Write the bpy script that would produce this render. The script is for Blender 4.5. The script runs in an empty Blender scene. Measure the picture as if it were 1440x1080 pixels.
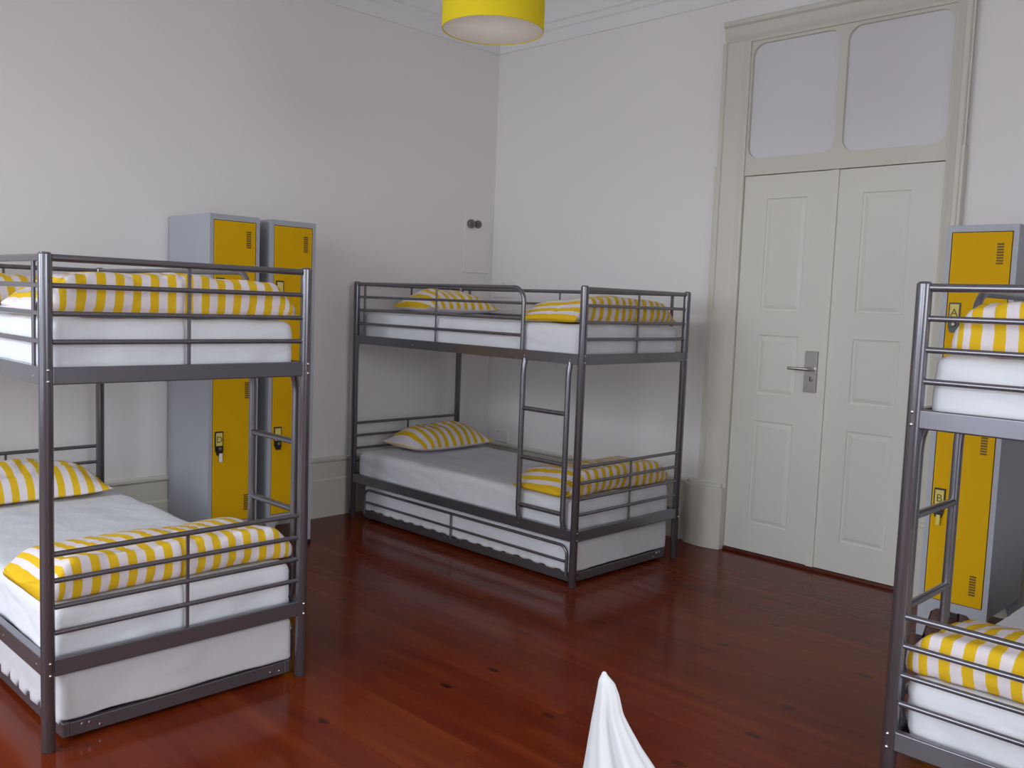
import bpy, bmesh, math, random
from mathutils import Vector, Matrix, noise

random.seed(4)
SC = bpy.context.scene
COL = SC.collection
PI = math.pi

# ------------------------------------------------------------------ camera
FPX = 1285.17
PITCH, ROLL, YAW = 0.0889, 0.0377, 0.7763
CAM = Vector((5.2182, -5.0435, 1.5090))
fw = Vector((-math.sin(YAW) * math.cos(PITCH), math.cos(YAW) * math.cos(PITCH), -math.sin(PITCH)))
rt = Vector((math.cos(YAW), math.sin(YAW), 0.0))
up = rt.cross(fw)
cr, sr = math.cos(ROLL), math.sin(ROLL)
rt, up = cr * rt + sr * up, -sr * rt + cr * up
cd = bpy.data.cameras.new('camera')
cam = bpy.data.objects.new('camera', cd)
COL.objects.link(cam)
cam.matrix_world = Matrix(((rt.x, up.x, -fw.x, CAM.x), (rt.y, up.y, -fw.y, CAM.y),
                           (rt.z, up.z, -fw.z, CAM.z), (0, 0, 0, 1)))
cd.sensor_width = 36.0
cd.lens = FPX / 1440 * 36.0
cd.clip_start = 0.05
SC.camera = cam

# ------------------------------------------------------------------ light and exposure
SC.view_settings.view_transform = 'Standard'
SC.view_settings.look = 'None'
SC.view_settings.gamma = 1.0
SC.view_settings.use_curve_mapping = False
SC.view_settings.exposure = 0.06

wd = bpy.data.worlds.new('world')
SC.world = wd
wd.use_nodes = True
wd.node_tree.nodes['Background'].inputs[0].default_value = (0.82, 0.90, 1.0, 1)
wd.node_tree.nodes['Background'].inputs[1].default_value = 2.3


def area(name, loc, rot, sx, sy, power, color, spread=180):
    ld = bpy.data.lights.new(name, 'AREA')
    ld.shape = 'RECTANGLE'
    ld.size, ld.size_y = sx, sy
    ld.energy = power
    ld.color = color
    ld.spread = math.radians(spread)
    o = bpy.data.objects.new(name, ld)
    COL.objects.link(o)
    o.location = loc
    o.rotation_euler = rot
    return o


YW = -6.8          # window wall
XR = 6.8           # wall on the right of the photographer
HC = 3.74          # ceiling height
WINS = [(0.9, 1.95), (2.55, 3.85), (4.55, 5.6)]    # tall casements in the wall behind the photographer
for (a_, b_), pw_ in zip(WINS, (54.0, 35.0, 26.0)):
    area('window_daylight', ((a_ + b_) / 2, YW - 0.45, 2.2), (PI / 2 - math.radians(32), 0, 0), b_ - a_ + 0.5, 2.3, pw_, (0.83, 0.91, 1.0), 108)
SIDE_WIN = (-4.5, -3.1)   # and one in the wall to the right
area('window_daylight', (XR + 0.42, sum(SIDE_WIN) / 2, 2.1), (0, PI / 2 - math.radians(35), 0), 2.3, 1.7, 34.0, (0.90, 0.95, 1.0), 110)
# the small flash built into the camera, just right of and above its lens
fl = bpy.data.lights.new('camera_flash', 'SPOT')
fl.energy = 11.0
fl.color = (1.0, 0.95, 0.94)
fl.spot_size = math.radians(95)
fl.spot_blend = 0.7
fl.shadow_soft_size = 0.012
flo = bpy.data.objects.new('camera_flash', fl)
COL.objects.link(flo)
flo.matrix_world = cam.matrix_world.copy()
flo.location = CAM + rt * 0.045 + up * 0.02

# ------------------------------------------------------------------ materials
def mat(name, col, rough=0.5, metal=0.0, spec=0.5, coat=0.0):
    m = bpy.data.materials.new(name)
    m.use_nodes = True
    b = m.node_tree.nodes['Principled BSDF']
    b.inputs['Base Color'].default_value = (*col, 1)
    b.inputs['Roughness'].default_value = rough
    b.inputs['Metallic'].default_value = metal
    b.inputs['Specular IOR Level'].default_value = spec
    b.inputs['Coat Weight'].default_value = coat
    return m


def bumpy(m, scale, strength, dist=0.002, detail=4.0):
    nt = m.node_tree
    b = nt.nodes['Principled BSDF']
    tc = nt.nodes.new('ShaderNodeTexCoord')
    n = nt.nodes.new('ShaderNodeTexNoise')
    n.inputs['Scale'].default_value = scale
    n.inputs['Detail'].default_value = detail
    bp = nt.nodes.new('ShaderNodeBump')
    bp.inputs['Strength'].default_value = strength
    bp.inputs['Distance'].default_value = dist
    nt.links.new(tc.outputs['Object'], n.inputs['Vector'])
    nt.links.new(n.outputs['Fac'], bp.inputs['Height'])
    nt.links.new(bp.outputs['Normal'], b.inputs['Normal'])
    return m


M_WALL = bumpy(mat('wall_paint', (0.88, 0.842, 0.828), 0.75, spec=0.2), 9.0, 0.25, 0.004)
M_CEIL = mat('ceiling_paint', (0.88, 0.87, 0.86), 0.8, spec=0.2)
M_TRIM = bumpy(mat('cream_gloss_paint', (0.71, 0.675, 0.59), 0.42, spec=0.35), 14.0, 0.15, 0.003)
M_DOOR = bumpy(mat('door_paint', (0.78, 0.755, 0.685), 0.42, spec=0.35), 14.0, 0.15, 0.003)
M_PANE = mat('painted_glass', (0.76, 0.735, 0.75), 0.35, spec=0.4)
M_FRAME = mat('grey_metallic_enamel', (0.205, 0.200, 0.222), 0.22, metal=0.72)
M_BOLT = mat('bright_steel', (0.75, 0.75, 0.75), 0.18, metal=1.0)
M_SHEET = bumpy(mat('white_cotton', (0.76, 0.76, 0.79), 0.85, spec=0.1), 9.0, 0.55, 0.014)
M_COVER = bumpy(mat('grey_mattress_cover', (0.60, 0.58, 0.60), 0.85, spec=0.1), 60.0, 0.3, 0.003)
M_LOCK_GREY = mat('locker_grey', (0.42, 0.43, 0.47), 0.45, spec=0.4)
M_LOCK_IN = mat('locker_recess', (0.30, 0.31, 0.34), 0.5, spec=0.3)
M_LOCK_YEL = mat('locker_yellow', (0.74, 0.41, 0.003), 0.6, spec=0.10)
M_SLOT = mat('louvre_shadow_metal', (0.16, 0.09, 0.005), 0.6)
M_BLACK = mat('black_plastic', (0.012, 0.012, 0.014), 0.35)
M_CARD = mat('pale_yellow_card', (0.72, 0.60, 0.16), 0.7)
M_INK = mat('ink', (0.14, 0.11, 0.02), 0.8)
M_TAG = mat('white_tag', (0.85, 0.85, 0.85), 0.6)
M_SHADE = bumpy(mat('yellow_shade_fabric', (0.80, 0.62, 0.02), 0.8, spec=0.15), 160.0, 0.15, 0.001)
M_DIFF = mat('shade_diffuser', (0.92, 0.90, 0.87), 0.7, spec=0.2)
def translucent(m, fac):
    nt = m.node_tree
    b = nt.nodes['Principled BSDF']
    out = nt.nodes['Material Output']
    tr = nt.nodes.new('ShaderNodeBsdfTranslucent')
    tr.inputs['Color'].default_value = b.inputs['Base Color'].default_value
    mx = nt.nodes.new('ShaderNodeMixShader')
    mx.inputs[0].default_value = fac
    nt.links.new(b.outputs[0], mx.inputs[1]); nt.links.new(tr.outputs[0], mx.inputs[2])
    nt.links.new(mx.outputs[0], out.inputs['Surface'])


M_LINING = mat('white_shade_lining', (0.88, 0.87, 0.85), 0.8, spec=0.1)
translucent(M_DIFF, 0.55)
M_STEEL = bumpy(mat('brushed_steel', (0.55, 0.53, 0.50), 0.28, metal=1.0), 40.0, 0.1, 0.001)
M_SWITCH = mat('dull_switch_metal', (0.22, 0.20, 0.18), 0.35, metal=0.7)
M_SILL = mat('threshold_wood', (0.11, 0.022, 0.012), 0.35)
M_WHITE = mat('white_plastic', (0.8, 0.8, 0.78), 0.5)


def stripe_mat(name, n, yel=(0.79, 0.495, 0.022), whi=(0.80, 0.72, 0.735)):
    m = bumpy(mat(name, whi, 0.85, spec=0.1), 18.0, 0.35, 0.006)
    nt = m.node_tree
    uv = nt.nodes.new('ShaderNodeUVMap')
    sx = nt.nodes.new('ShaderNodeSeparateXYZ')
    mu = nt.nodes.new('ShaderNodeMath'); mu.operation = 'MULTIPLY'; mu.inputs[1].default_value = n
    fr = nt.nodes.new('ShaderNodeMath'); fr.operation = 'FRACT'
    gt = nt.nodes.new('ShaderNodeMath'); gt.operation = 'LESS_THAN'; gt.inputs[1].default_value = 0.49
    mx = nt.nodes.new('ShaderNodeMix'); mx.data_type = 'RGBA'
    mx.inputs['A'].default_value = (*whi, 1)
    mx.inputs['B'].default_value = (*yel, 1)
    nt.links.new(uv.outputs['UV'], sx.inputs[0])
    nt.links.new(sx.outputs['X'], mu.inputs[0])
    nt.links.new(mu.outputs[0], fr.inputs[0])
    nt.links.new(fr.outputs[0], gt.inputs[0])
    nt.links.new(gt.outputs[0], mx.inputs['Factor'])
    nt.links.new(mx.outputs['Result'], nt.nodes['Principled BSDF'].inputs['Base Color'])
    return m


M_STRIPE = stripe_mat('yellow_white_stripe', 1.0)      # UV.x counts the stripes


def floor_mat():
    m = mat('varnished_red_pine', (0.2, 0.05, 0.02), 0.2)
    nt = m.node_tree
    b = nt.nodes['Principled BSDF']
    N = nt.nodes.new
    L = nt.links.new
    tc = N('ShaderNodeTexCoord')
    br = N('ShaderNodeTexBrick')
    br.inputs['Scale'].default_value = 1.0
    br.inputs['Brick Width'].default_value = 3.1
    br.inputs['Row Height'].default_value = 0.135
    br.inputs['Mortar Size'].default_value = 0.0016
    br.inputs['Mortar Smooth'].default_value = 0.4
    br.inputs['Color1'].default_value = (0, 0, 0, 1)
    br.inputs['Color2'].default_value = (1, 1, 1, 1)
    br.inputs['Mortar'].default_value = (0.3, 0.3, 0.3, 1)
    br.offset = 0.37
    L(tc.outputs['Object'], br.inputs['Vector'])
    # long grain, shifted per board
    mp = N('ShaderNodeMapping'); mp.inputs['Scale'].default_value = (0.8, 9.0, 1.0)
    L(tc.outputs['Object'], mp.inputs['Vector'])
    ad = N('ShaderNodeVectorMath'); ad.operation = 'ADD'
    sc = N('ShaderNodeVectorMath'); sc.operation = 'SCALE'; sc.inputs['Scale'].default_value = 9.0
    L(br.outputs['Color'], sc.inputs[0])
    L(mp.outputs[0], ad.inputs[0]); L(sc.outputs[0], ad.inputs[1])
    gn = N('ShaderNodeTexNoise'); gn.inputs['Scale'].default_value = 1.6; gn.inputs['Detail'].default_value = 3.0
    gn.inputs['Distortion'].default_value = 0.5
    L(ad.outputs[0], gn.inputs['Vector'])
    # per-board tone + grain -> colour ramp
    m1 = N('ShaderNodeMath'); m1.operation = 'MULTIPLY'; m1.inputs[1].default_value = 0.20
    sep = N('ShaderNodeSeparateColor')
    L(br.outputs['Color'], sep.inputs[0]); L(sep.outputs[0], m1.inputs[0])
    m2 = N('ShaderNodeMath'); m2.operation = 'MULTIPLY_ADD'; m2.inputs[1].default_value = 0.85
    L(gn.outputs['Fac'], m2.inputs[0]); L(m1.outputs[0], m2.inputs[2])
    rp = N('ShaderNodeValToRGB')
    e = rp.color_ramp.elements
    e[0].position = 0.25; e[0].color = (0.095, 0.011, 0.0033, 1)
    e[1].position = 0.95; e[1].color = (0.215, 0.036, 0.0070, 1)
    k = rp.color_ramp.elements.new(0.55); k.color = (0.142, 0.020, 0.0044, 1)
    L(m2.outputs[0], rp.inputs['Fac'])
    # knots
    mk = N('ShaderNodeMapping'); mk.inputs['Scale'].default_value = (1.5, 3.0, 1.0)
    L(tc.outputs['Object'], mk.inputs['Vector'])
    vo = N('ShaderNodeTexVoronoi'); vo.inputs['Scale'].default_value = 1.25
    vo.inputs['Randomness'].default_value = 1.0
    vo.voronoi_dimensions = '2D'
    L(mk.outputs[0], vo.inputs['Vector'])
    kr = N('ShaderNodeValToRGB')
    kr.color_ramp.elements[0].position = 0.030; kr.color_ramp.elements[0].color = (0.10, 0.10, 0.12, 1)
    kr.color_ramp.elements[1].position = 0.075; kr.color_ramp.elements[1].color = (1, 1, 1, 1)
    L(vo.outputs['Distance'], kr.inputs['Fac'])
    kc = N('ShaderNodeSeparateColor')
    L(vo.outputs['Color'], kc.inputs[0])
    kv = N('ShaderNodeMapRange'); kv.inputs['From Min'].default_value = 0.45; kv.inputs['From Max'].default_value = 0.9
    kv.inputs['To Min'].default_value = 0.0; kv.inputs['To Max'].default_value = 0.85
    L(kc.outputs[0], kv.inputs['Value'])
    mm = N('ShaderNodeMix'); mm.data_type = 'RGBA'; mm.blend_type = 'MULTIPLY'
    L(kv.outputs[0], mm.inputs['Factor'])
    L(rp.outputs[0], mm.inputs['A']); L(kr.outputs[0], mm.inputs['B'])
    # joints between boards
    mj = N('ShaderNodeMix'); mj.data_type = 'RGBA'
    mj.inputs['B'].default_value = (0.045, 0.009, 0.005, 1)
    jf = N('ShaderNodeMath'); jf.operation = 'MULTIPLY'; jf.inputs[1].default_value = 0.28
    L(br.outputs['Fac'], jf.inputs[0])
    L(jf.outputs[0], mj.inputs['Factor']); L(mm.outputs['Result'], mj.inputs['A'])
    L(mj.outputs['Result'], b.inputs['Base Color'])
    rn = N('ShaderNodeTexNoise'); rn.inputs['Scale'].default_value = 3.0
    L(tc.outputs['Object'], rn.inputs['Vector'])
    mr = N('ShaderNodeMapRange'); mr.inputs['To Min'].default_value = 0.11; mr.inputs['To Max'].default_value = 0.20
    L(rn.outputs['Fac'], mr.inputs['Value']); L(mr.outputs[0], b.inputs['Roughness'])
    bp = N('ShaderNodeBump'); bp.inputs['Strength'].default_value = 0.06; bp.inputs['Distance'].default_value = 0.002
    L(gn.outputs['Fac'], bp.inputs['Height']); L(bp.outputs[0], b.inputs['Normal'])
    b.inputs['Specular IOR Level'].default_value = 0.12
    return m


M_FLOOR = floor_mat()


# ------------------------------------------------------------------ mesh builder
class MB:
    def __init__(self):
        self.v, self.f, self.uv, self.merge = [], [], {}, 0.0

    def face(self, idx):
        self.f.append(tuple(idx))

    def box(self, x0, x1, y0, y1, z0, z1):
        b = len(self.v)
        self.v += [Vector(p) for p in ((x0, y0, z0), (x1, y0, z0), (x1, y1, z0), (x0, y1, z0),
                                       (x0, y0, z1), (x1, y0, z1), (x1, y1, z1), (x0, y1, z1))]
        for q in ((3, 2, 1, 0), (4, 5, 6, 7), (0, 1, 5, 4), (1, 2, 6, 5), (2, 3, 7, 6), (3, 0, 4, 7)):
            self.face([b + i for i in q])
        return self

    def tube(self, pts, r, n=14, flat=1.0, cap=True):
        """round tube through pts; flat squashes it vertically"""
        pts = [Vector(p) for p in pts]
        rings = []
        ref = None
        for i, p in enumerate(pts):
            d = (pts[min(i + 1, len(pts) - 1)] - pts[max(i - 1, 0)]).normalized()
            if ref is None:
                ref = Vector((0, 0, 1)) if abs(d.z) < 0.9 else Vector((1, 0, 0))
            s = d.cross(ref).normalized()
            t = s.cross(d).normalized()
            ref = t
            rings.append([p + s * (r * math.cos(2 * PI * k / n)) + t * (r * flat * math.sin(2 * PI * k / n)) for k in range(n)])
        b = len(self.v)
        for R in rings:
            self.v += R
        for i in range(len(rings) - 1):
            for k in range(n):
                a, c = b + i * n + k, b + i * n + (k + 1) % n
                self.face((a, c, c + n, a + n))
        if cap:
            self.face([b + k for k in range(n)][::-1])
            self.face([b + (len(rings) - 1) * n + k for k in range(n)])
        return self

    def lathe(self, prof, c=(0, 0, 0), n=24, axis='z', cap=True):
        """prof: (radius, height) pairs around an axis through c"""
        b = len(self.v)
        c = Vector(c)
        for r, h in prof:
            for k in range(n):
                a = 2 * PI * k / n
                p = (r * math.cos(a), r * math.sin(a), h)
                if axis == 'x':
                    p = (h, p[0], p[1])
                elif axis == 'y':
                    p = (p[0], h, p[1])
                self.v.append(c + Vector(p))
        for i in range(len(prof) - 1):
            for k in range(n):
                a, d = b + i * n + k, b + i * n + (k + 1) % n
                self.face((a, d, d + n, a + n))
        self.merge = 1e-6
        if cap and prof[0][0] > 1e-6:
            self.face([b + k for k in range(n)][::-1])
        if cap and prof[-1][0] > 1e-6:
            self.face([b + (len(prof) - 1) * n + k for k in range(n)])
        return self

    def prism(self, poly, axis, a0, a1):
        """extrude a closed 2D outline along an axis: x -> (y,z), y -> (x,z), z -> (x,y)"""
        b = len(self.v)
        n = len(poly)
        for a in (a0, a1):
            for p, q in poly:
                self.v.append(Vector({'x': (a, p, q), 'y': (p, a, q), 'z': (p, q, a)}[axis]))
        self.face([b + i for i in range(n)])
        self.face([b + n + i for i in range(n)][::-1])
        for i in range(n):
            j = (i + 1) % n
            self.face((b + i, b + n + i, b + n + j, b + j))
        return self

    def build(self, name, material, parent=None, smooth=True, bevel=0.0, flip=None, angle=40, merge=0.0):
        me = bpy.data.meshes.new(name)
        vs = self.v
        if flip is not None:
            vs = [Vector((p.x, flip - p.y, p.z)) for p in vs]
        me.from_pydata([tuple(p) for p in vs], [], self.f)
        if self.uv:
            ul = me.uv_layers.new(name='UVMap')
            for lp in me.loops:
                ul.data[lp.index].uv = self.uv.get(lp.vertex_index, (0, 0))
        bm = bmesh.new()
        bm.from_mesh(me)
        merge = merge or self.merge
        if merge:
            bmesh.ops.remove_doubles(bm, verts=bm.verts, dist=merge)
        bmesh.ops.recalc_face_normals(bm, faces=bm.faces)
        bm.to_mesh(me)
        bm.free()
        if smooth:
            for p in me.polygons:
                p.use_smooth = True
            me.set_sharp_from_angle(angle=math.radians(angle))
        me.materials.append(material)
        o = bpy.data.objects.new(name, me)
        COL.objects.link(o)
        if parent:
            o.parent = parent
        if bevel:
            md = o.modifiers.new('bevel', 'BEVEL')
            md.width = bevel
            md.segments = 2
            md.limit_method = 'ANGLE'
            md.angle_limit = math.radians(40)
            md.harden_normals = True
        return o


def thing(name, label, cat, loc=(0, 0, 0), rz=0.0, group=None):
    o = bpy.data.objects.new(name, None)
    COL.objects.link(o)
    o.location = loc
    o.rotation_euler = (0, 0, rz)
    o.empty_display_size = 0.1
    return tag(o, label, cat, group)


def tag(o, label, cat, group=None):
    o['label'] = label
    o['category'] = cat
    if group:
        o['group'] = group
    return o


def struct(o):
    o['kind'] = 'structure'
    return o


def arc(c, r, a0, a1, n, plane='xz', y=0.0):
    return [Vector((c[0] + r * math.cos(a0 + (a1 - a0) * i / n), y, c[1] + r * math.sin(a0 + (a1 - a0) * i / n))) for i in range(n + 1)]


# ------------------------------------------------------------------ room shell
DX0, DX1, DXM = 2.205, 3.392, 2.782      # door opening and meeting line
DZ, TZ = 2.335, 3.135                    # leaf top, transom top

struct(MB().box(-0.3, XR + 0.3, YW - 0.3, 0.3, -0.15, 0).build('floor', M_FLOOR, smooth=False))
struct(MB().box(-0.3, XR + 0.3, YW - 0.3, 0.3, HC, HC + 0.12).build('ceiling', M_CEIL, smooth=False))
struct(MB().box(-0.2, 0, YW, 0.2, 0, HC).build('wall_left', M_WALL, smooth=False))
w = MB()
w.box(XR, XR + 0.2, YW, SIDE_WIN[0], 0, HC).box(XR, XR + 0.2, SIDE_WIN[1], 0.2, 0, HC)
w.box(XR, XR + 0.2, SIDE_WIN[0], SIDE_WIN[1], 0, 0.25).box(XR, XR + 0.2, SIDE_WIN[0], SIDE_WIN[1], 2.95, HC)
struct(w.build('wall_right', M_WALL, smooth=False))
w = MB()
s0, s1, x0_, x1_ = SIDE_WIN[0], SIDE_WIN[1], XR + 0.01, XR + 0.07
w.box(x0_, x1_, s0, s0 + 0.06, 0.25, 2.95).box(x0_, x1_, s1 - 0.06, s1, 0.25, 2.95)
w.box(x0_, x1_, s0 + 0.06, s1 - 0.06, 0.25, 0.32).box(x0_, x1_, s0 + 0.06, s1 - 0.06, 2.88, 2.95)
w.box(x0_, x1_, (s0 + s1) / 2 - 0.03, (s0 + s1) / 2 + 0.03, 0.32, 2.88)
struct(w.build('window_5', M_TRIM, bevel=0.004))
w = MB()
w.box(0, DX0, 0, 0.06, 0, HC).box(DX1, XR, 0, 0.06, 0, HC).box(DX0, DX1, 0, 0.06, TZ, HC)
w.box(0, XR, 0.06, 0.20, 0, HC)
struct(w.build('wall_back', M_WALL, smooth=False))
w = MB()
xs = [0.0] + [c for ab in WINS for c in ab] + [XR]
for i in range(0, len(xs), 2):
    w.box(xs[i], xs[i + 1], YW - 0.2, YW, 0, HC)
for a_, b_ in WINS:
    w.box(a_, b_, YW - 0.2, YW, 0, 0.25).box(a_, b_, YW - 0.2, YW, 2.95, HC)
struct(w.build('wall_front', M_WALL, smooth=False))
for i, (a_, b_) in enumerate(WINS):
    f = MB()
    y0, y1 = YW - 0.07, YW - 0.01
    z0, z1 = 0.25, 2.95
    mid = (a_ + b_) / 2
    f.box(a_, a_ + 0.06, y0, y1, z0, z1).box(b_ - 0.06, b_, y0, y1, z0, z1)
    f.box(a_, b_, y0, y1, z0, z0 + 0.07).box(a_, b_, y0, y1, z1 - 0.07, z1)
    f.box(mid - 0.03, mid + 0.03, y0, y1, z0, z1).box(a_, b_, y0, y1, 2.2, 2.25)
    struct(f.build('window_%d' % (i + 2), M_TRIM, bevel=0.004))

# skirting boards
def skirting(name, runs, side):
    prof = [(0.0, 0.0), (0.024, 0.0), (0.024, 0.255), (0.017, 0.268), (0.017, 0.375), (0.030, 0.388), (0.030, 0.402), (0.014, 0.412), (0.0, 0.412)]
    m = MB()
    for a0, a1 in runs:
        if side == 'left':
            m.prism([(p, q) for p, q in prof], 'y', a0, a1)
        else:
            m.prism([(-p, q) for p, q in prof], 'x', a0, a1)
    return struct(m.build(name, M_TRIM, smooth=False))


skirting('baseboard_left', [(YW, 0.0)], 'left')
skirting('baseboard_back', [(0.0, 1.93), (3.66, XR)], 'back')
# cornice: flat band, bead, then a cove up to the ceiling
cp = [(0, 3.405), (0.012, 3.405), (0.016, 3.49), (0.03, 3.50), (0.034, 3.535), (0.05, 3.545)]
cp += [(0.05 + 0.15 * (1 - math.cos(t * PI / 16)), 3.55 + 0.17 * math.sin(t * PI / 16)) for t in range(0, 9)]
cp += [(0.215, 3.725), (0.215, HC), (0, HC)]
struct(MB().prism(cp, 'y', YW, 0.0).build('trim_1', M_CEIL, angle=30))
struct(MB().prism([(-p, q) for p, q in cp], 'x', 0.0, XR).build('trim_2', M_CEIL, angle=30))

# door surround: moulded architrave, rounded plinth block on the left, lower back band
c = MB()
def jamb(x_in, x_out, z0, z1):
    s = 1 if x_out > x_in else -1
    wd_ = abs(x_out - x_in)
    pr = [(0, 0.02), (0, -0.020), (0.018, -0.024), (0.028, -0.034), (0.060, -0.042), (0.105, -0.046), (wd_ - 0.035, -0.050),
          (wd_ - 0.030, -0.062), (wd_ - 0.006, -0.062), (wd_, -0.052), (wd_, 0.0), (wd_ - 0.01, 0.02)]
    c.prism([(x_in + s * p, q) for p, q in pr], 'z', z0, z1)
jamb(DX0, 2.032, 0.0, TZ + 0.004)
jamb(DX1, 3.485, 0.0, TZ + 0.004)
hd = [(TZ, 0.02), (TZ, -0.020), (TZ + 0.018, -0.024), (TZ + 0.028, -0.034), (TZ + 0.06, -0.042), (TZ + 0.095, -0.046), (TZ + 0.105, -0.062),
      (TZ + 0.128, -0.062), (TZ + 0.135, -0.052), (TZ + 0.135, 0.0)]
c.prism([(q, p) for p, q in hd], 'x', 2.032, 3.485)
c.box(2.020, 2.036, -0.056, 0.0, 0.0, 2.40).box(3.481, 3.497, -0.056, 0.0, 0.0, 2.40)
for xa, xb in ((1.935, 2.204), (3.394, 3.60)):
    n = 12
    poly = [(xa, 0.0)]
    for i in range(n + 1):
        t = i / n
        poly.append((xa + (xb - xa) * t, -0.030 - 0.055 * (math.sin(PI * min(1, 0.12 + 0.80 * t)) ** 0.6)))
    poly.append((xb, 0.0))
    c.prism(poly, 'z', 0.0, 0.395)
    inset = [(xa + 0.015 + (p - xa) * (1 - 0.03 / (xb - xa)), q * 0.88) for p, q in poly]
    c.prism(inset, 'z', 0.395, 0.418)
struct(c.build('trim_3', M_TRIM, bevel=0.003))
struct(MB().box(DX0 - 0.005, DX1 + 0.005, -0.012, 0.055, 0.0, 0.018).build('trim_4', M_SILL, bevel=0.003))

# transom: cream frame with two rounded lights, panes behind
t = MB()
def rrect(x0, x1, z0, z1, r, n=7):
    out = []
    for cx, cz, a in ((x1 - r, z1 - r, 0), (x0 + r, z1 - r, PI / 2), (x0 + r, z0 + r, PI), (x1 - r, z0 + r, 1.5 * PI)):
        out += [(cx + r * math.cos(a + PI / 2 * i / n), cz + r * math.sin(a + PI / 2 * i / n)) for i in range(n + 1)]
    return out
def frame_hole(m, x0, x1, z0, z1, hole, ya, yb):
    """plate with a rounded hole: outer points on the rectangle matched to hole points"""
    cx, cz = (x0 + x1) / 2, (z0 + z1) / 2
    n = len(hole)
    outer = []
    for k, (px, pz) in enumerate(hole):
        q = k // (n // 4)
        outer.append(((x1, x0, x0, x1)[q], (z1, z1, z0, z0)[q]))
    # straight sides need their own corner fans only, so degenerate quads are dropped on merge
    b = len(m.v)
    for yy in (ya, yb):
        for px, pz in hole: m.v.append(Vector((px, yy, pz)))
        for px, pz in outer: m.v.append(Vector((px, yy, pz)))
    for k in range(n):
        j = (k + 1) % n
        for s, o_ in ((b, 0), (b + 2 * n, 1)):
            if outer[k] == outer[j]:
                m.face((s + k, s + j, s + n + k))
            else:
                m.face((s + k, s + j, s + n + j, s + n + k))
        m.face((b + k, b + j, b + 2 * n + j, b + 2 * n + k))
h1 = rrect(2.215, 2.770, 2.435, 3.118, 0.075)
h2 = rrect(2.812, 3.392 - 0.008, 2.428, 3.118, 0.075)
frame_hole(t, DX0, 2.791, 2.372, TZ, h1, -0.006, 0.022)
frame_hole(t, 2.791, DX1, 2.372, TZ, h2, -0.006, 0.022)
t.box(DX0, DX1, -0.010, 0.04, 2.335, 2.374)
wt = struct(t.build('window_1', M_TRIM, smooth=True, angle=35))
p_ = MB().box(DX0 + 0.002, 2.789, 0.016, 0.026, 2.376, TZ - 0.003).build('pane', M_PANE, wt)
p_['label'] = 'whitened pane on the left of the transom'
p_ = MB().box(2.793, DX1 - 0.002, 0.016, 0.026, 2.376, TZ - 0.003).build('pane', M_PANE, wt)
p_['label'] = 'whitened pane on the right of the transom'

# door leaves with three raised-and-fielded panels each
def leaf(name, x0, x1, panels):
    m = MB()
    y0 = 0.002
    zb = 0.022
    pl = [a for a in panels]
    xa, xb = pl[0][0], pl[0][1]
    m.box(x0, x1, y0 + 0.012, y0 + 0.045, zb, DZ - 0.004)
    m.box(x0, xa, y0, y0 + 0.02, zb, DZ - 0.004).box(xb, x1, y0, y0 + 0.02, zb, DZ - 0.004)
    zs = sorted((q[2], q[3]) for q in pl)
    prev = zb
    for za, zc in zs + [(DZ - 0.004, None)]:
        m.box(xa, xb, y0, y0 + 0.02, prev, za)
        prev = zc
    for xp, xq, za, zc in pl:
        b = len(m.v)
        for (i, yy) in ((0.0, y0), (0.004, y0 + 0.006), (0.014, y0 + 0.007), (0.036, y0 + 0.001), (0.040, y0 + 0.001)):
            m.v += [Vector((xp + i, yy, za + i)), Vector((xq - i, yy, za + i)), Vector((xq - i, yy, zc - i)), Vector((xp + i, yy, zc - i))]
        for r_ in range(4):
            for k in range(4):
                j = (k + 1) % 4
                m.face((b + r_ * 4 + k, b + r_ * 4 + j, b + r_ * 4 + 4 + j, b + r_ * 4 + 4 + k))
        m.face([b + 16 + k for k in range(4)])
    return m
l1 = leaf('door_1', DX0 + 0.001, DXM - 0.001, [(2.362, 2.625, 0.20, 0.845), (2.362, 2.625, 1.005, 1.37), (2.362, 2.625, 1.515, 2.19)])
d1 = struct(l1.build('door_1', M_DOOR, smooth=False))
l2 = leaf('door_2', DXM + 0.001, DX1 - 0.001, [(2.955, 3.22, 0.20, 0.85), (2.955, 3.22, 1.005, 1.375), (2.955, 3.22, 1.52, 2.195)])
l2.box(DXM - 0.016, DXM + 0.030, -0.012, 0.004, 0.022, DZ - 0.004)
d2 = struct(l2.build('door_2', M_DOOR, smooth=False))
hdl = MB().box(2.682, 2.757, -0.016, 0.003, 1.050, 1.292).build('door_handle', M_STEEL, d1, bevel=0.002)
hdl['label'] = 'brushed steel lock plate with lever'
MB().tube([(2.735, -0.012, 1.186), (2.735, -0.052, 1.186), (2.728, -0.060, 1.186), (2.60, -0.060, 1.186)], 0.0095).build('lever', M_STEEL, hdl)
MB().lathe([(0.0, -0.016), (0.016, -0.016), (0.016, -0.020), (0.013, -0.023), (0.0, -0.023)], (2.725, 0, 1.130), axis='y').build('lock_cylinder', M_STEEL, hdl)
MB().box(2.722, 2.728, -0.0245, -0.022, 1.118, 1.140).build('keyhole', M_BLACK, hdl)

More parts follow.
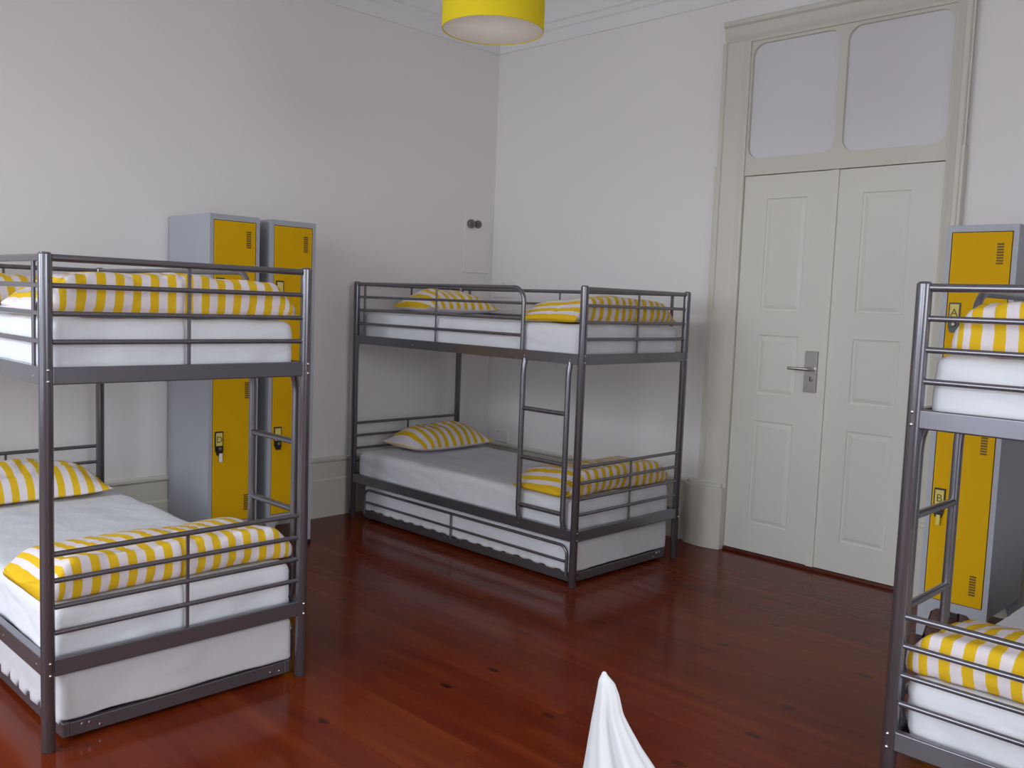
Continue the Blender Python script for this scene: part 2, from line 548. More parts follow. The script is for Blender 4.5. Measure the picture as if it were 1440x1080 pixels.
# blank plate with two old round switches near the corner; two square cover plates low and high on the door wall
sp = MB().box(0.0, 0.010, -0.315, -0.045, 1.725, 2.165).build('switch_plate', M_WALL, bevel=0.003)
tag(sp, 'tall pale plate with two round switches on the left wall near the corner', 'switch plate')
for yy, zz, r_ in ((-0.258, 2.095, 0.034), (-0.188, 2.097, 0.030)):
    k = MB().lathe([(0.0, 0.003), (r_, 0.010), (r_, 0.028), (r_ * 0.85, 0.036), (r_ * 0.45, 0.038), (r_ * 0.4, 0.052), (0.0, 0.054)], (0, yy, zz), axis='x').build('switch_knob', M_SWITCH, sp)
    k['label'] = 'dark round metal switch'
for z0, z1, lb in ((1.545, 1.668, 'white square cover plate on the back wall just above the corner bunk bed'),
                   (0.415, 0.505, 'white cover plate low on the back wall behind the corner bunk bed')):
    xo = 0.035 if z0 < 1 else 0.03
    cp_ = MB().box(xo, xo + 0.215, -0.012, 0.0, z0, z1).build('cover_plate', M_WALL, bevel=0.003)
    tag(cp_, lb, 'cover plate')
    MB().lathe([(0.0, -0.012), (0.004, -0.012), (0.003, -0.0145), (0.0, -0.0145)], (xo + 0.11, 0, z1 - 0.012), n=10, axis='y').build('screw', M_SWITCH, cp_)


# ------------------------------------------------------------------ bunk beds
L_, W_, H_ = 2.0, 0.94, 1.608
UB0, UB1 = 1.196, 1.252
LB0, LB1 = 0.248, 0.308
RAILS_U = (1.508, 1.420, 1.331)
RAILS_L = (0.563, 0.476, 0.391)


def bunk(name, label, loc, rz, mirror, group):
    """head at x=0, foot at x=L; ladder side y=0 (flipped across the bed when mirror)"""
    fl_ = W_ if mirror else None
    root = thing(name, label, 'bunk bed', loc, rz, group)

    def B(mb, nm, par=root, mtl=M_FRAME, **k):
        return mb.build(nm, mtl, par, flip=fl_, **k)
    pr = 0.0215
    for px, py in ((0, 0), (0, W_), (L_, 0), (L_, W_)):
        p = B(MB().lathe([(0.0, 0.0), (pr - 0.003, 0.0), (pr, 0.004), (pr, H_ - 0.004), (pr - 0.004, H_)], (px, py, 0), n=28)
              , 'post')
        B(MB().lathe([(pr - 0.004, H_ - 0.001), (pr - 0.005, H_ + 0.002), (pr - 0.010, H_ + 0.0035), (0.0, H_ + 0.004)], (px, py, 0), n=28), 'post_cap', p, M_FRAME)
        sx = -1 if px == 0 else 1
        sy = -1 if py == 0 else 1
        for z in (UB0 + 0.012, UB1 - 0.008, LB0 + 0.010, LB1 - 0.010):
            B(MB().lathe([(0.0, pr - 0.001), (0.0055, pr - 0.001), (0.005, pr + 0.0015), (0.003, pr + 0.003), (0.0, pr + 0.0033)] if sx > 0 else
                         [(0.0, -pr + 0.001), (0.0055, -pr + 0.001), (0.005, -pr - 0.0015), (0.003, -pr - 0.003), (0.0, -pr - 0.0033)], (px, py, z), n=10, axis='x'), 'bolt', p, M_BOLT)
    # beams
    for z0, z1 in ((UB0, UB1), (LB0, LB1)):
        for py, s in ((0, 1), (W_, -1)):
            m = MB().box(0.015, L_ - 0.015, py - 0.013, py + 0.013, z0, z1)
            m.box(0.015, L_ - 0.015, min(py, py + s * 0.035), max(py, py + s * 0.035), z0 + 0.004, z0 + 0.008)
            sb = B(m, 'side_beam', bevel=0.004)
            so = -1 if py == 0 else 1
            for bxx in (0.62, 1.595, 1.93):
                r0 = 0.0125
                B(MB().lathe([(0.0, so * r0), (0.005, so * r0), (0.0045, so * (r0 + 0.002)), (0.0, so * (r0 + 0.003))], (bxx, py, (z0 + z1) / 2 - 0.004), n=10, axis='y'), 'bolt', sb, M_BOLT)
        for px in (0, L_):
            B(MB().box(px - 0.013, px + 0.013, 0.015, W_ - 0.015, z0, z1), 'end_beam', bevel=0.005)
        m = MB()
        for k in range(15):
            xk = 0.09 + k * 0.13
            m.box(xk - 0.03, xk + 0.03, 0.013, W_ - 0.013, z0 + 0.009, z0 + 0.014)
        m.box(0.02, L_ - 0.02, W_ / 2 - 0.012, W_ / 2 + 0.012, z0 + 0.002, z0 + 0.009)
        B(m, 'slat_base')
    # head and foot ends
    for px in (0, L_):
        e = B(MB().tube([(px, 0.0, 1.594), (px, W_, 1.594)], 0.0120), 'end_rail')
        for z in RAILS_U:
            B(MB().tube([(px, 0.0, z), (px, W_, z)], 0.0088), 'end_bar', e)
        B(MB().box(px - 0.004, px + 0.004, W_ / 2 - 0.0055, W_ / 2 + 0.0055, UB1 - 0.002, 1.594), 'end_upright', e)
        e = B(MB().tube([(px, 0.0, 0.650), (px, W_, 0.650)], 0.0095), 'end_rail')
        for z in RAILS_L:
            B(MB().tube([(px, 0.0, z), (px, W_, z)], 0.0088), 'end_bar', e)
        B(MB().box(px - 0.004, px + 0.004, W_ / 2 - 0.0055, W_ / 2 + 0.0055, LB1 - 0.002, 0.650), 'end_upright', e)
    # guard on the ladder side, ending in a bow before the ladder
    gx = 1.562
    g = B(MB().tube([(0.0, 0, 1.594), (0.4, 0, 1.594), (gx - 0.09, 0, 1.594)] + arc((gx - 0.075, 1.519), 0.075, PI / 2, 0, 9) + [(gx, 0, 1.45), (gx, 0, UB1 - 0.004)], 0.0125), 'guard_rail')
    for z in RAILS_U:
        B(MB().tube([(0.0, 0, z), (gx, 0, z)], 0.0088), 'guard_bar', g)
    B(MB().box(0.083, 0.101, -0.0045, 0.0045, UB1 - 0.002, 1.594), 'guard_upright', g, bevel=0.002)
    B(MB().box(0.815, 0.826, -0.004, 0.004, UB1 - 0.002, 1.594), 'guard_upright', g, bevel=0.002)
    # full guard along the other side
    g = B(MB().tube([(0.0, W_, 1.594), (L_, W_, 1.594)], 0.0120), 'guard_rail')
    for z in RAILS_U:
        B(MB().tube([(0.0, W_, z), (L_, W_, z)], 0.0088), 'guard_bar', g)
    for xa, wd_ in ((0.10, 0.010), (0.99, 0.0055), (1.895, 0.010)):
        B(MB().box(xa - wd_, xa + wd_, W_ - 0.0045, W_ + 0.0045, UB1 - 0.002, 1.594 - 0.006), 'guard_upright', g, bevel=0.002)
    # ladder between the two side beams
    for xa in (1.590, 1.922):
        yo = -0.012
        pts = [(xa, 0.0, UB0 + 0.010), (xa, -0.003, UB0 - 0.010), (xa, -0.008, UB0 - 0.030), (xa, yo + 0.001, UB0 - 0.055), (xa, yo, UB0 - 0.08),
               (xa, yo, LB1 + 0.08), (xa, yo + 0.001, LB1 + 0.05), (xa, -0.008, LB1 + 0.030), (xa, -0.003, LB1 + 0.010), (xa, 0.0, LB1 - 0.010)]
        B(MB().tube(pts, 0.0155, n=18), 'ladder_rail')
    for z in (0.928, 0.655, 0.385):
        B(MB().tube([(1.590, -0.012, z), (1.922, -0.012, z)], 0.0125, flat=1.0), 'rung')
    return root


def trundle(name, label, loc, rz, mirror, group):
    fl_ = W_ if mirror else None
    root = thing(name, label, 'trundle bed', loc, rz, group)

    def B(mb, nm, par=root, mtl=M_FRAME, **k):
        return mb.build(nm, mtl, par, flip=fl_, **k)
    x0, x1, y0, y1 = 0.09, 1.975, 0.028, 0.888
    for ya, yb in ((y0, y0 + 0.025), (y1 - 0.025, y1)):
        B(MB().box(x0, x1, ya, yb, 0.014, 0.066), 'side_beam', bevel=0.004)
    for xa, xb in ((x0, x0 + 0.025), (x1 - 0.025, x1)):
        e = B(MB().box(xa, xb, y0 + 0.024, y1 - 0.024, 0.014, 0.064), 'end_beam', bevel=0.004)
        if xb == x1:
            for yy, zz in ((0.075, 0.030), (0.115, 0.034), (0.80, 0.048), (0.825, 0.050), (0.765, 0.030)):
                B(MB().lathe([(0.0, x1 - 0.001), (0.006, x1 - 0.001), (0.005, x1 + 0.002), (0.0, x1 + 0.003)], (0, yy, zz), n=10, axis='x'), 'bolt', e, M_BOLT)
    m = MB()
    for k in range(13):
        xk = 0.18 + k * 0.14
        m.box(xk - 0.03, xk + 0.03, y0 + 0.02, y1 - 0.02, 0.058, 0.063)
    B(m, 'slat_base')
    for xa in (0.14, 1.925):
        for ya in (y0 + 0.05, y1 - 0.05):
            B(MB().lathe([(0.0, -0.010), (0.012, -0.010), (0.0148, -0.006), (0.0148, 0.006), (0.012, 0.010), (0.0, 0.010)], (xa, ya, 0.015), n=16, axis='y'), 'caster', mtl=M_BLACK)
    # low guard on the ladder side
    ga, gb, r, yg = 0.125, 1.945, 0.05, 0.010
    pts = [Vector((ga, yg, 0.05)), Vector((ga, yg, 0.12))] + arc((ga + r, 0.213 - r), r, PI, PI / 2, 7, y=yg)
    pts += [Vector((1.0, yg, 0.213))] + arc((gb - r, 0.213 - r), r, PI / 2, 0, 7, y=yg) + [Vector((gb, yg, 0.12)), Vector((gb, yg, 0.05))]
    g = B(MB().tube(pts, 0.0085, n=12), 'guard_rail')
    B(MB().tube([(ga, yg, 0.128), (gb, yg, 0.128)], 0.008, n=12), 'guard_bar', g)
    B(MB().tube([(1.005, yg, 0.05), (1.005, yg, 0.213)], 0.007, n=12), 'guard_upright', g)
    B(MB().box(0.945, 1.06, yg - 0.004, 0.03, 0.045, 0.06), 'guard_bracket', g)
    return root


# ------------------------------------------------------------------ bedding
def soft_box(x0, x1, y0, y1, z0, z1, r, seed, amp=0.004, teeth=0.0, nx=56, ny=28, nz=12, crown=0.0, rb=None):
    """mattress in a fitted sheet: rounded edges, slack wrinkles; teeth scallops the bottom hem"""
    rb = r if rb is None else rb
    m = MB()
    lo, hi = Vector((x0, y0, z0)), Vector((x1, y1, z1))

    def samples(a, b, n, rr):
        k = [a, a + rr * 0.15, a + rr * 0.4, a + rr * 0.7]
        mid = [a + rr + (b - a - 2 * rr) * i / n for i in range(n + 1)]
        return k + mid + [b - rr * 0.7, b - rr * 0.4, b - rr * 0.15, b]
    X, Y, Z = samples(x0, x1, nx, r), samples(y0, y1, ny, r), samples(z0, z1, nz, r * 0.9)
    sd = Vector((seed * 3.1, seed * 1.7, seed * 5.3))

    def warp(p):
        rr = r
        q = Vector((min(max(p.x, x0 + rr), x1 - rr), min(max(p.y, y0 + rr), y1 - rr), min(max(p.z, z0 + rb), z1 - rr)))
        d = p - q
        if d.length > 1e-9:
            rz_ = rb if p.z < z0 + rb else rr
            d = Vector((d.x / rr, d.y / rr, d.z / rz_))
            mxx = max(abs(d.x), abs(d.y), abs(d.z))
            nrm = d.normalized()
            p2 = q + Vector((nrm.x * rr, nrm.y * rr, nrm.z * rz_)) * mxx
        else:
            p2, nrm = p.copy(), Vector((0, 0, 1))
        # slack folds running up and down the sides, softer ones on top
        side = max(abs(nrm.x), abs(nrm.y))
        w1 = noise.noise(Vector((p.x * 9, p.y * 9, p.z * 2.0)) + sd)
        w2 = noise.noise(Vector((p.x * 3.1, p.y * 3.1, p.z * 3)) + sd * 2)
        w3 = abs(noise.noise(Vector((p.x * 5 + p.z * 7, p.y * 5 + p.z * 7, p.z * 3)) + sd * 3))
        a = amp * (0.9 * w1 + 1.2 * w2 - 1.8 * max(0, 0.22 - w3)) * (0.5 + 0.7 * side)
        p2 += nrm * a
        if crown:
            u = (p.x - x0) / (x1 - x0) * 2 - 1
            v = (p.y - y0) / (y1 - y0) * 2 - 1
            if nrm.z > 0.5:
                p2.z += crown * (1 - u * u) * (1 - v * v)
        if teeth and p.z < z0 + 0.03 and abs(nrm.y) > 0.5:
            # hem of the sheet pulled into short tabs between the clips
            s_ = p.x if abs(nrm.y) > 0.5 else p.y
            ph = (s_ + 0.012 * noise.noise(Vector((s_ * 6, seed, 0)))) / 0.105
            on = 1.0 if (ph % 1.0) < 0.55 else 0.0
            p2.z -= teeth * on * max(0, 1 - (p.z - z0) / 0.03)
            p2 += Vector((nrm.x, nrm.y, 0)) * 0.006 * on
        return p2

    def sheet(A, Bs, fn):
        b = len(m.v)
        for a in A:
            for c_ in Bs:
                m.v.append(warp(fn(a, c_)))
        nb = len(Bs)
        for i in range(len(A) - 1):
            for j in range(nb - 1):
                m.face((b + i * nb + j, b + (i + 1) * nb + j, b + (i + 1) * nb + j + 1, b + i * nb + j + 1))
    sheet(X, Y, lambda a, c_: Vector((a, c_, z1)))
    sheet(X, Y, lambda a, c_: Vector((a, c_, z0)))
    sheet(X, Z, lambda a, c_: Vector((a, y0, c_)))
    sheet(X, Z, lambda a, c_: Vector((a, y1, c_)))
    sheet(Y, Z, lambda a, c_: Vector((x0, a, c_)))
    sheet(Y, Z, lambda a, c_: Vector((x1, a, c_)))
    return m


def pillow(hx, hy, h, seed, stripe=0.066, under=0.18):
    """pillow lying flat, long side across the bed (y); UV.x counts stripes across y"""
    m = MB()
    nu, nv = 44, 56
    sd = Vector((seed * 2.3, seed * 4.1, seed))

    def pt(u, v, top):
        # concave sides, pulled-out corners
        x = hx * u * (1 - 0.10 * (1 - v * v) * u * u)
        y = hy * v * (1 - 0.05 * (1 - u * u) * v * v)
        prof = (max(0.0, 1 - abs(u) ** 2.3) ** 0.62) * (max(0.0, 1 - abs(v) ** 3.0) ** 0.58)
        z = prof * h * ((1.18 - under) if top else -under)
        if top:
            n1 = noise.noise(Vector((x * 5, y * 5, 0)) + sd)
            n2 = abs(noise.noise(Vector((x * 7 + y * 3, y * 6 - x * 4, 3)) + sd))
            z += prof * h * (0.16 * n1 - 0.22 * max(0, 0.2 - n2) * 2)
            # slumps a little towards the headboard
            z += prof * h * 0.15 * (-u)
        corner = (abs(u) * abs(v)) ** 6
        z += 0.012 * corner
        x += 0.012 * noise.noise(Vector((v * 2.2, seed, 1.0))) * (u * u)
        return Vector((x, y, z + h * under))
    for top in (True, False):
        b = len(m.v)
        for i in range(nu + 1):
            u = math.sin((i / nu - 0.5) * PI * 0.96) / math.sin(0.48 * PI)
            for j in range(nv + 1):
                v = math.sin((j / nv - 0.5) * PI * 0.96) / math.sin(0.48 * PI)
                m.uv[len(m.v)] = (hy * (v + 1) / stripe + 0.2 * seed, 0.5 + 0.5 * u) if (top or under < 0.25) else (0.75, 0.5)
                m.v.append(pt(u, v, top))
        for i in range(nu):
            for j in range(nv):
                a = b + i * (nv + 1) + j
                q = (a, a + nv + 1, a + nv + 2, a + 1)
                m.face(q if top else q[::-1])
    return m


def quilt(lx, wy, h, seed, stripe=0.0625, taper=0.32, low=0.14):
    """quilt folded over once on the foot end: closed fold at +x, two loose edges at -x; UV.x counts stripes across y"""
    m = MB()
    sd = Vector((seed * 1.9, seed * 3.7, seed * 0.7))
    # outline of the folded stack in the x-z plane, walked all the way round
    prof = []
    n = 14
    R = h / 2
    for i in range(n + 1):                                   # closed fold, foot side
        a = -PI / 2 + PI * i / n
        prof.append((lx / 2 - R * 0.62 + R * 0.62 * (abs(math.cos(a)) ** 0.55) * (1 if math.cos(a) > 0 else 0), R + R * math.sin(a)))
    for i in range(1, 15):                                   # top, thinning to the loose edge
        t = i / 15
        prof.append((lx / 2 - R * 0.62 - (lx - R * 0.62 - 0.03) * t, h * (1 - 0.30 * t ** 2.2)))
    hh = h * 0.70
    for i in range(0, 8):                                    # upper loose edge
        a = PI / 2 + PI * i / 7
        prof.append((-lx / 2 + 0.03 + 0.030 * math.cos(a), hh * 0.76 + hh * 0.24 * math.sin(a)))
    prof.append((-lx / 2 + 0.085, hh * 0.50))
    for i in range(0, 8):                                    # lower loose edge
        a = PI / 2 + PI * i / 7
        prof.append((-lx / 2 + 0.015 + 0.034 * math.cos(a), hh * 0.24 + hh * 0.24 * math.sin(a)))
    for i in range(1, 8):
        t = i / 8
        prof.append((-lx / 2 + 0.015 + (lx - R * 0.62 - 0.015) * t, 0.0))
    npf = len(prof)
    ny = 92
    cz = h * 0.44
    rows = []
    def kk(v):
        e = max(0.0, (abs(v) - 1 + taper) / taper)
        return 1.0 - (1 - low) * (e * e * (3 - 2 * e) * 0.6 + e * e * 0.4)
    arcs = [0.0]
    for j in range(ny):
        va, vb = -1 + 2 * j / ny, -1 + 2 * (j + 1) / ny
        arcs.append(arcs[-1] + math.hypot((vb - va) * wy / 2, (kk(vb) - kk(va)) * h))
    for j in range(ny + 1):
        v = -1 + 2 * j / ny
        # ends close up in a soft, slightly collapsed roll
        e = max(0.0, (abs(v) - 1 + taper) / taper)
        k = math.sqrt(max(0.0, 1 - 0.96 * e ** 2.4))
        kz = kk(v) * (1.0 + 0.10 * math.cos(v * 1.9 + 0.5 * math.sin(seed)))
        kx = 0.90 + 0.10 * k
        b = len(m.v)
        for i, (x, z) in enumerate(prof):
            y = v * wy / 2
            zz = z * (kz + (1 - kz) * 0.10)
            xx = x * kx
            p = Vector((xx, y, zz))
            w1 = noise.noise(Vector((xx * 4, y * 4, zz * 5)) + sd)
            w2 = abs(noise.noise(Vector((xx * 7, y * 6.5, zz * 9)) + sd * 2))
            amp = (0.35 if z < 0.004 else 1.0)
            off = Vector((x / lx * 1.2, 0, (z - cz) / h * 1.6))
            p += off * (0.026 * w1 - 0.05 * max(0, 0.16 - w2)) * amp
            p.y += 0.010 * noise.noise(Vector((xx * 5, zz * 8, seed + v))) * amp
            p.z = max(p.z, 0.0)
            m.uv[len(m.v)] = ((arcs[j] - arcs[-1] / 2) / stripe + 0.35 * seed + 0.10 * noise.noise(Vector((xx * 3, zz * 4, y * 2)) + sd), i / npf)
            m.v.append(p)
        rows.append(b)
    for j in range(ny):
        for i in range(npf):
            k2 = (i + 1) % npf
            m.face((rows[j] + i, rows[j] + k2, rows[j + 1] + k2, rows[j + 1] + i))
    # end caps: fan to a centre pushed out, showing one stripe each
    for j, s in ((0, -1), (ny, 1)):
        cpt = sum((m.v[rows[j] + i] for i in range(npf)), Vector()) / npf + Vector((0, s * 0.012, 0))
        m.uv[len(m.v)] = m.uv[rows[j]]
        m.v.append(cpt)
        ci = len(m.v) - 1
        for i in range(npf):
            m.face((rows[j] + i, rows[j] + (i + 1) % npf, ci))
    return m


def bed_set(where, loc, rz, mirror, has_trundle, seed, pil, group, taper=0.32, low=0.14, qy=0.468, qw=0.925):
    fl_ = W_ if mirror else None

    def place(mb, nm, lb, cat, off, mtl, grp, **k):
        o = mb.build(nm, mtl, flip=(0.0 if mirror else None) if off is not None else fl_, **k)
        M = Matrix.Translation(Vector(loc)) @ Matrix.Rotation(rz, 4, 'Z')
        if off is not None:
            M = M @ Matrix.Translation(Vector((off[0], (W_ - off[1]) if mirror else off[1], off[2])))
        o.matrix_world = M
        tag(o, lb, cat, grp)
        return o
    place(soft_box(0.025, 1.970, 0.020, 0.920, UB0 + 0.0155, 1.408, 0.045, seed, 0.0085), 'mattress', 'white-sheeted mattress on the top bunk of ' + where, 'mattress', None, M_SHEET, 'mattresses in white fitted sheets', merge=1e-5, angle=80)
    place(soft_box(0.025, 1.970, 0.020, 0.920, LB0 + 0.0155, 0.463, 0.045, seed + 7, 0.0085), 'mattress', 'white-sheeted mattress on the lower bunk of ' + where, 'mattress', None, M_SHEET, 'mattresses in white fitted sheets', merge=1e-5, angle=80)
    if has_trundle:
        place(soft_box(0.10, 1.978, 0.024, 0.890, 0.0685, 0.236, 0.022, seed + 11, 0.004, teeth=0.024 if mirror else 0.006, nx=110, rb=0.010), 'mattress', 'pale mattress on the trundle bed under ' + where, 'mattress', None, M_COVER if mirror else M_SHEET, 'mattresses in white fitted sheets', merge=1e-5, angle=80)
    for k, (zt, lv) in enumerate(((1.409, 'top bunk'), (0.465, 'lower bunk'))):
        if pil:
          px, py, hx, hy, hh, un = pil[k]
          place(pillow(hx, hy, hh, seed + k * 1.37, 0.068, un), 'pillow', 'striped pillow on the %s of %s' % (lv, where), 'pillow', (px, py, zt), M_STRIPE, 'yellow striped pillows', angle=80)
        place(quilt(0.44, qw if k == 0 else 0.925, 0.138 if k == 0 else 0.130, seed + k * 2.1, taper=taper, low=low), 'folded_quilt', 'folded striped quilt on the %s of %s' % (lv, where), 'quilt', (1.735, qy if k == 0 else 0.468, zt + 0.006), M_STRIPE, 'folded yellow striped quilts', angle=80)


BG = 'grey metal bunk beds'
BC = (0.1276, -1.3805, 0.0)
BL = (0.181, -4.0347, 0.0)
BR = (4.2269, -0.3959, 0.0)
bunk('bunk_bed', 'grey metal bunk bed standing in the corner beside the double door', BC, 0, False, BG)
bunk('bunk_bed', 'grey metal bunk bed on the left, in front of the two lockers', BL, 0, True, BG)
bunk('bunk_bed', 'grey metal bunk bed cut off by the right edge, in front of a single locker', BR, -PI / 2, False, BG)
trundle('trundle_bed', 'low grey trundle bed pushed under the corner bunk bed beside the door', BC, 0, False, 'trundle beds')
trundle('trundle_bed', 'low grey trundle bed pushed under the left bunk bed', BL, 0, True, 'trundle beds')
bed_set('the corner bunk bed', BC, 0, False, True, 1.0, [(0.27, 0.58, 0.20, 0.335, 0.145, 0.28), (0.245, 0.565, 0.205, 0.35, 0.145, 0.28)], BG)
bed_set('the left bunk bed', BL, 0, True, True, 2.0, [(0.27, 0.47, 0.21, 0.37, 0.125, 0.18), (0.245, 0.47, 0.205, 0.365, 0.150, 0.18)], BG, taper=0.20, low=0.30)
bed_set('the right bunk bed', BR, -PI / 2, False, False, 3.0, None, BG, taper=0.14, low=0.42, qy=0.49, qw=0.86)


# ------------------------------------------------------------------ lockers
def locker(label, loc, rz, letters, key_tags):
    """front face at y=0 looking along -y, x 0..0.30, depth 0.49 along +y"""
    root = thing('locker', label, 'locker', loc, rz, 'tall grey lockers with yellow doors')
    w_, d_, zb, zt = 0.300, 0.490, 0.170, 1.930
    b = MB()
    b.box(0, 0.022, 0, d_, zb, zt).box(w_ - 0.022, w_, 0, d_, zb, zt)
    xi, xj = 0.022, w_ - 0.022
    b.box(xi, xj, 0.0, d_, zt - 0.030, zt).box(xi, xj, 0.0, d_, zb, zb + 0.040)
    b.box(xi, xj, d_ - 0.01, d_, zb + 0.040, 1.055).box(xi, xj, d_ - 0.01, d_, 1.085, zt - 0.030).box(xi, xj, 0.0, d_, 1.055, 1.085)
    b.build('cabinet_body', M_LOCK_GREY, root, smooth=False)
    # stand with tapering legs
    for s in (0, 1):
        for yy in (0.0, d_ - 0.028):
            xo = 0.0 if s == 0 else w_
            sg = 1 if s == 0 else -1
            leg = MB().prism([(xo, zb), (xo + sg * 0.085, zb), (xo + sg * 0.060, zb - 0.02), (xo + sg * 0.030, 0.022), (xo, 0.022)], 'y', yy + 0.001, yy + 0.027).build('leg', M_LOCK_GREY, root)
            MB().box(min(xo, xo + sg * 0.032), max(xo, xo + sg * 0.032), yy - 0.003, yy + 0.031, 0.0, 0.024).build('foot', M_BLACK, leg)
    for k, (z0, z1) in enumerate(((1.087, 1.897), (0.213, 1.052))):
        x0, x1 = 0.026, w_ - 0.026
        dr = MB().box(x0, x1, -0.002, 0.016, z0, z1).build('locker_door', M_LOCK_YEL, root, bevel=0.002)
        for zc in (z1 - 0.092, z0 + 0.102):
            v = MB()
            for i in range(8):
                zz = zc - 0.042 + i * 0.012
                v.box(x1 - 0.057, x1 - 0.030, -0.0045, -0.001, zz - 0.0075, zz)
            v.build('vent', M_SLOT, dr)
        zl = 0.660 if k else 1.512
        lk = MB()
        lk.box(x0 + 0.010, x0 + 0.060, -0.008, -0.001, zl - 0.012, zl + 0.072)
        lk.box(x0 + 0.012, x0 + 0.058, -0.012, -0.001, zl - 0.040, zl - 0.010)
        lk.prism([(x0 + 0.014, zl - 0.038), (x0 + 0.056, zl - 0.038), (x0 + 0.050, zl - 0.062), (x0 + 0.022, zl - 0.062)], 'y', -0.016, -0.002)
        lk.build('lock_housing', M_BLACK, dr, bevel=0.001)
        MB().box(x0 + 0.016, x0 + 0.054, -0.0095, -0.007, zl - 0.008, zl + 0.064).build('name_card', M_CARD, dr)
        MB().lathe([(0.0, -0.012), (0.010, -0.012), (0.010, -0.018), (0.007, -0.021), (0.0, -0.021)], (x0 + 0.038, 0, zl - 0.026), n=16, axis='y').build('lock_barrel', M_SWITCH, dr)
        ch = letters[k]
        if ch:
            cu = bpy.data.curves.new('letter', 'FONT')
            cu.body = ch
            cu.size = 0.050
            cu.align_x = 'CENTER'
            cu.extrude = 0.0003
            tmp = bpy.data.objects.new('letter', cu)
            COL.objects.link(tmp)
            bpy.context.view_layer.update()
            me = bpy.data.meshes.new_from_object(tmp.evaluated_get(bpy.context.evaluated_depsgraph_get()))
            bpy.data.objects.remove(tmp)
            me.materials.clear()
            me.materials.append(M_INK)
            o = bpy.data.objects.new('letter', me)
            COL.objects.link(o)
            o.parent = dr
            o.location = (x0 + 0.035, -0.0100, zl + 0.010)
            o.rotation_euler = (PI / 2, 0, 0)
            o['label'] = 'letter %s' % ch
        if key_tags[k]:
            MB().box(x0 + 0.030, x0 + 0.048, -0.021, -0.018, zl - 0.098, zl - 0.050).build('key_tag', M_TAG if key_tags[k] == 1 else M_CARD, dr, bevel=0.001)
    return root


# left wall: fronts face +x, so local x runs along world +y... rotated a quarter turn
locker('grey locker with yellow doors, left of the two by the left wall, white key tag', (0.525, -2.643, 0), PI / 2, ('C', 'D'), (0, 1))
locker('grey locker with yellow doors, right of the two by the left wall', (0.525, -2.273, 0), PI / 2, (None, None), (0, 0))
locker('grey locker with yellow doors right of the door, behind the right bunk bed', (3.665, -0.680, 0), 0, ('A', 'B'), (0, 2))


# ------------------------------------------------------------------ pendant lamp
lt = 3.70
lc = CAM + lt * Vector((-0.7485, 0.7115, 0.2955))
lamp = thing('pendant_lamp', 'yellow drum pendant lamp hanging at the top of the room', 'lamp', (lc.x, lc.y, lc.z))
R = 0.206
MB().lathe([(R - 0.003, 0.004), (R - 0.002, 0.0), (R, 0.0), (R + 0.001, 0.004), (R + 0.001, 0.296), (R, 0.30), (R - 0.002, 0.30), (R - 0.003, 0.296), (R - 0.003, 0.004)], n=72, cap=False).build('lamp_shade', M_SHADE, lamp)
MB().lathe([(R - 0.0035, 0.004), (R - 0.0035, 0.298)], n=72, cap=False).build('shade_lining', M_LINING, lamp)
d_ = MB().lathe([(0.0, 0.010), (R - 0.0036, 0.003)], n=72, cap=False).build('diffuser', M_DIFF, lamp)
d_['label'] = 'white disc closing the underside'
MB().tube([(0, 0, 0.25), (0, 0, HC - lc.z - 0.02)], 0.004, n=8).build('cord', M_WHITE, lamp)
MB().lathe([(0.0, HC - lc.z - 0.03), (0.05, HC - lc.z - 0.022), (0.055, HC - lc.z - 0.0005), (0.0, HC - lc.z - 0.0005)], n=24).build('ceiling_rose', M_WHITE, lamp)
bl = bpy.data.lights.new('added_disc_fill', 'POINT')  # fill light added inside the unlit shade to brighten the diffuser disc
bl.energy = 0.26
bl.color = (1.0, 0.93, 0.86)
bl.shadow_soft_size = 0.035
blo = bpy.data.objects.new('added_disc_fill', bl)
COL.objects.link(blo)
blo.parent = lamp
blo.location = (0, 0, 0.17)
sp_ = MB()
for k in range(3):
    a = 2 * PI * k / 3
    sp_.tube([(0, 0, 0.27), ((R - 0.003) * math.cos(a), (R - 0.003) * math.sin(a), 0.292)], 0.003, n=6)
sp_.build('shade_spider', M_STEEL, lamp)


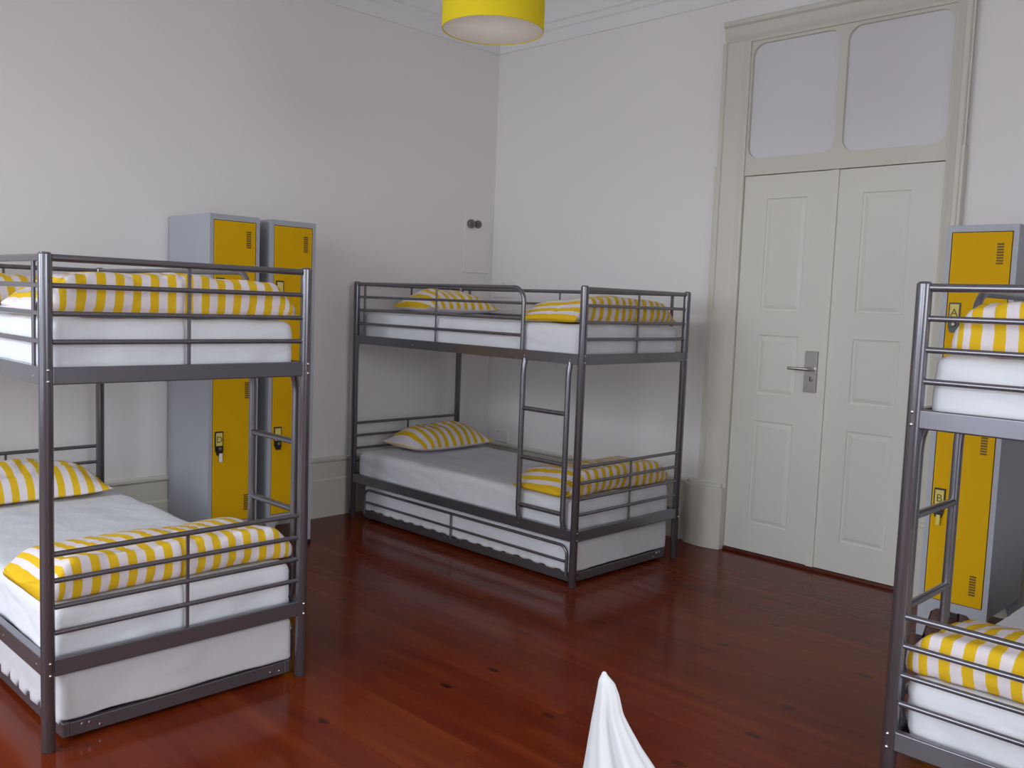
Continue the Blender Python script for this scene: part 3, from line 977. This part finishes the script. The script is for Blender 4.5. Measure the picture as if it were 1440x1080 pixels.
# ------------------------------------------------------------------ white sheet hung to a peak near the camera
CS = 1.6 / 1.35
tip = CAM + 1.6 * Vector((-0.598, 0.770, -0.399))
axr = Vector((0.711, 0.703, 0)).normalized()
axd = Vector((-0.703, 0.711, 0)).normalized()
right_p = [(0, 0.003), (0.004, 0.005), (0.0164, 0.0164), (0.034, 0.0238), (0.062, 0.031), (0.079, 0.040), (0.115, 0.0615), (0.145, 0.083), (0.25, 0.145), (0.45, 0.22), (0.70, 0.29), (1.2, 0.36)]
left_p = [(0, -0.003), (0.012, -0.0078), (0.0476, -0.0118), (0.105, -0.018), (0.145, -0.022), (0.25, -0.036), (0.45, -0.07), (0.70, -0.12), (1.2, -0.20)]


def lerp(tab, h):
    for (a, b), (c_, d2_) in zip(tab, tab[1:]):
        if h <= c_:
            return b + (d2_ - b) * (h - a) / (c_ - a)
    return tab[-1][1]


m = MB()
NA, NH = 72, 60
hmax = tip.z - 0.004
for i in range(NH + 1):
    h = hmax * (i / NH) ** 2.2
    wr, wl = lerp(right_p, h / CS) * CS, lerp(left_p, h / CS) * CS
    ce, ha = (wr + wl) / 2, (wr - wl) / 2
    dp = ha * 0.75
    for k in range(NA):
        a = 2 * PI * k / NA
        fold = 1.0 + min(0.34, h * 4.0) * (0.55 * math.sin(5 * a + 0.8 + h * 2) + 0.45 * math.sin(9 * a + 2.1 - h * 3)) * (abs(math.sin(a)) ** 0.7)
        u = ce + ha * math.cos(a) * (1.0 if abs(math.cos(a)) > 0.98 else 0.5 + 0.5 * fold)
        v = dp * math.sin(a) * fold
        # tall folds gather towards the peak
        m.v.append(Vector((tip.x, tip.y, 0)) + axr * (u - 0.0) + axd * v + Vector((0, 0, tip.z - h)))
for i in range(NH):
    for k in range(NA):
        a, b = i * NA + k, i * NA + (k + 1) % NA
        m.face((a, b, b + NA, a + NA))
m.v.append(tip + Vector((0, 0, 0.002)))
for k in range(NA):
    m.face((k, (k + 1) % NA, len(m.v) - 1))
M_CLOTH = bumpy(mat('off_white_cloth', (0.60, 0.60, 0.615), 0.9, spec=0.05), 30.0, 0.3, 0.003)
sh = m.build('draped_sheet', M_CLOTH, angle=80)
tag(sh, 'white cloth hanging from a sharp peak in the foreground at the bottom edge', 'cloth')
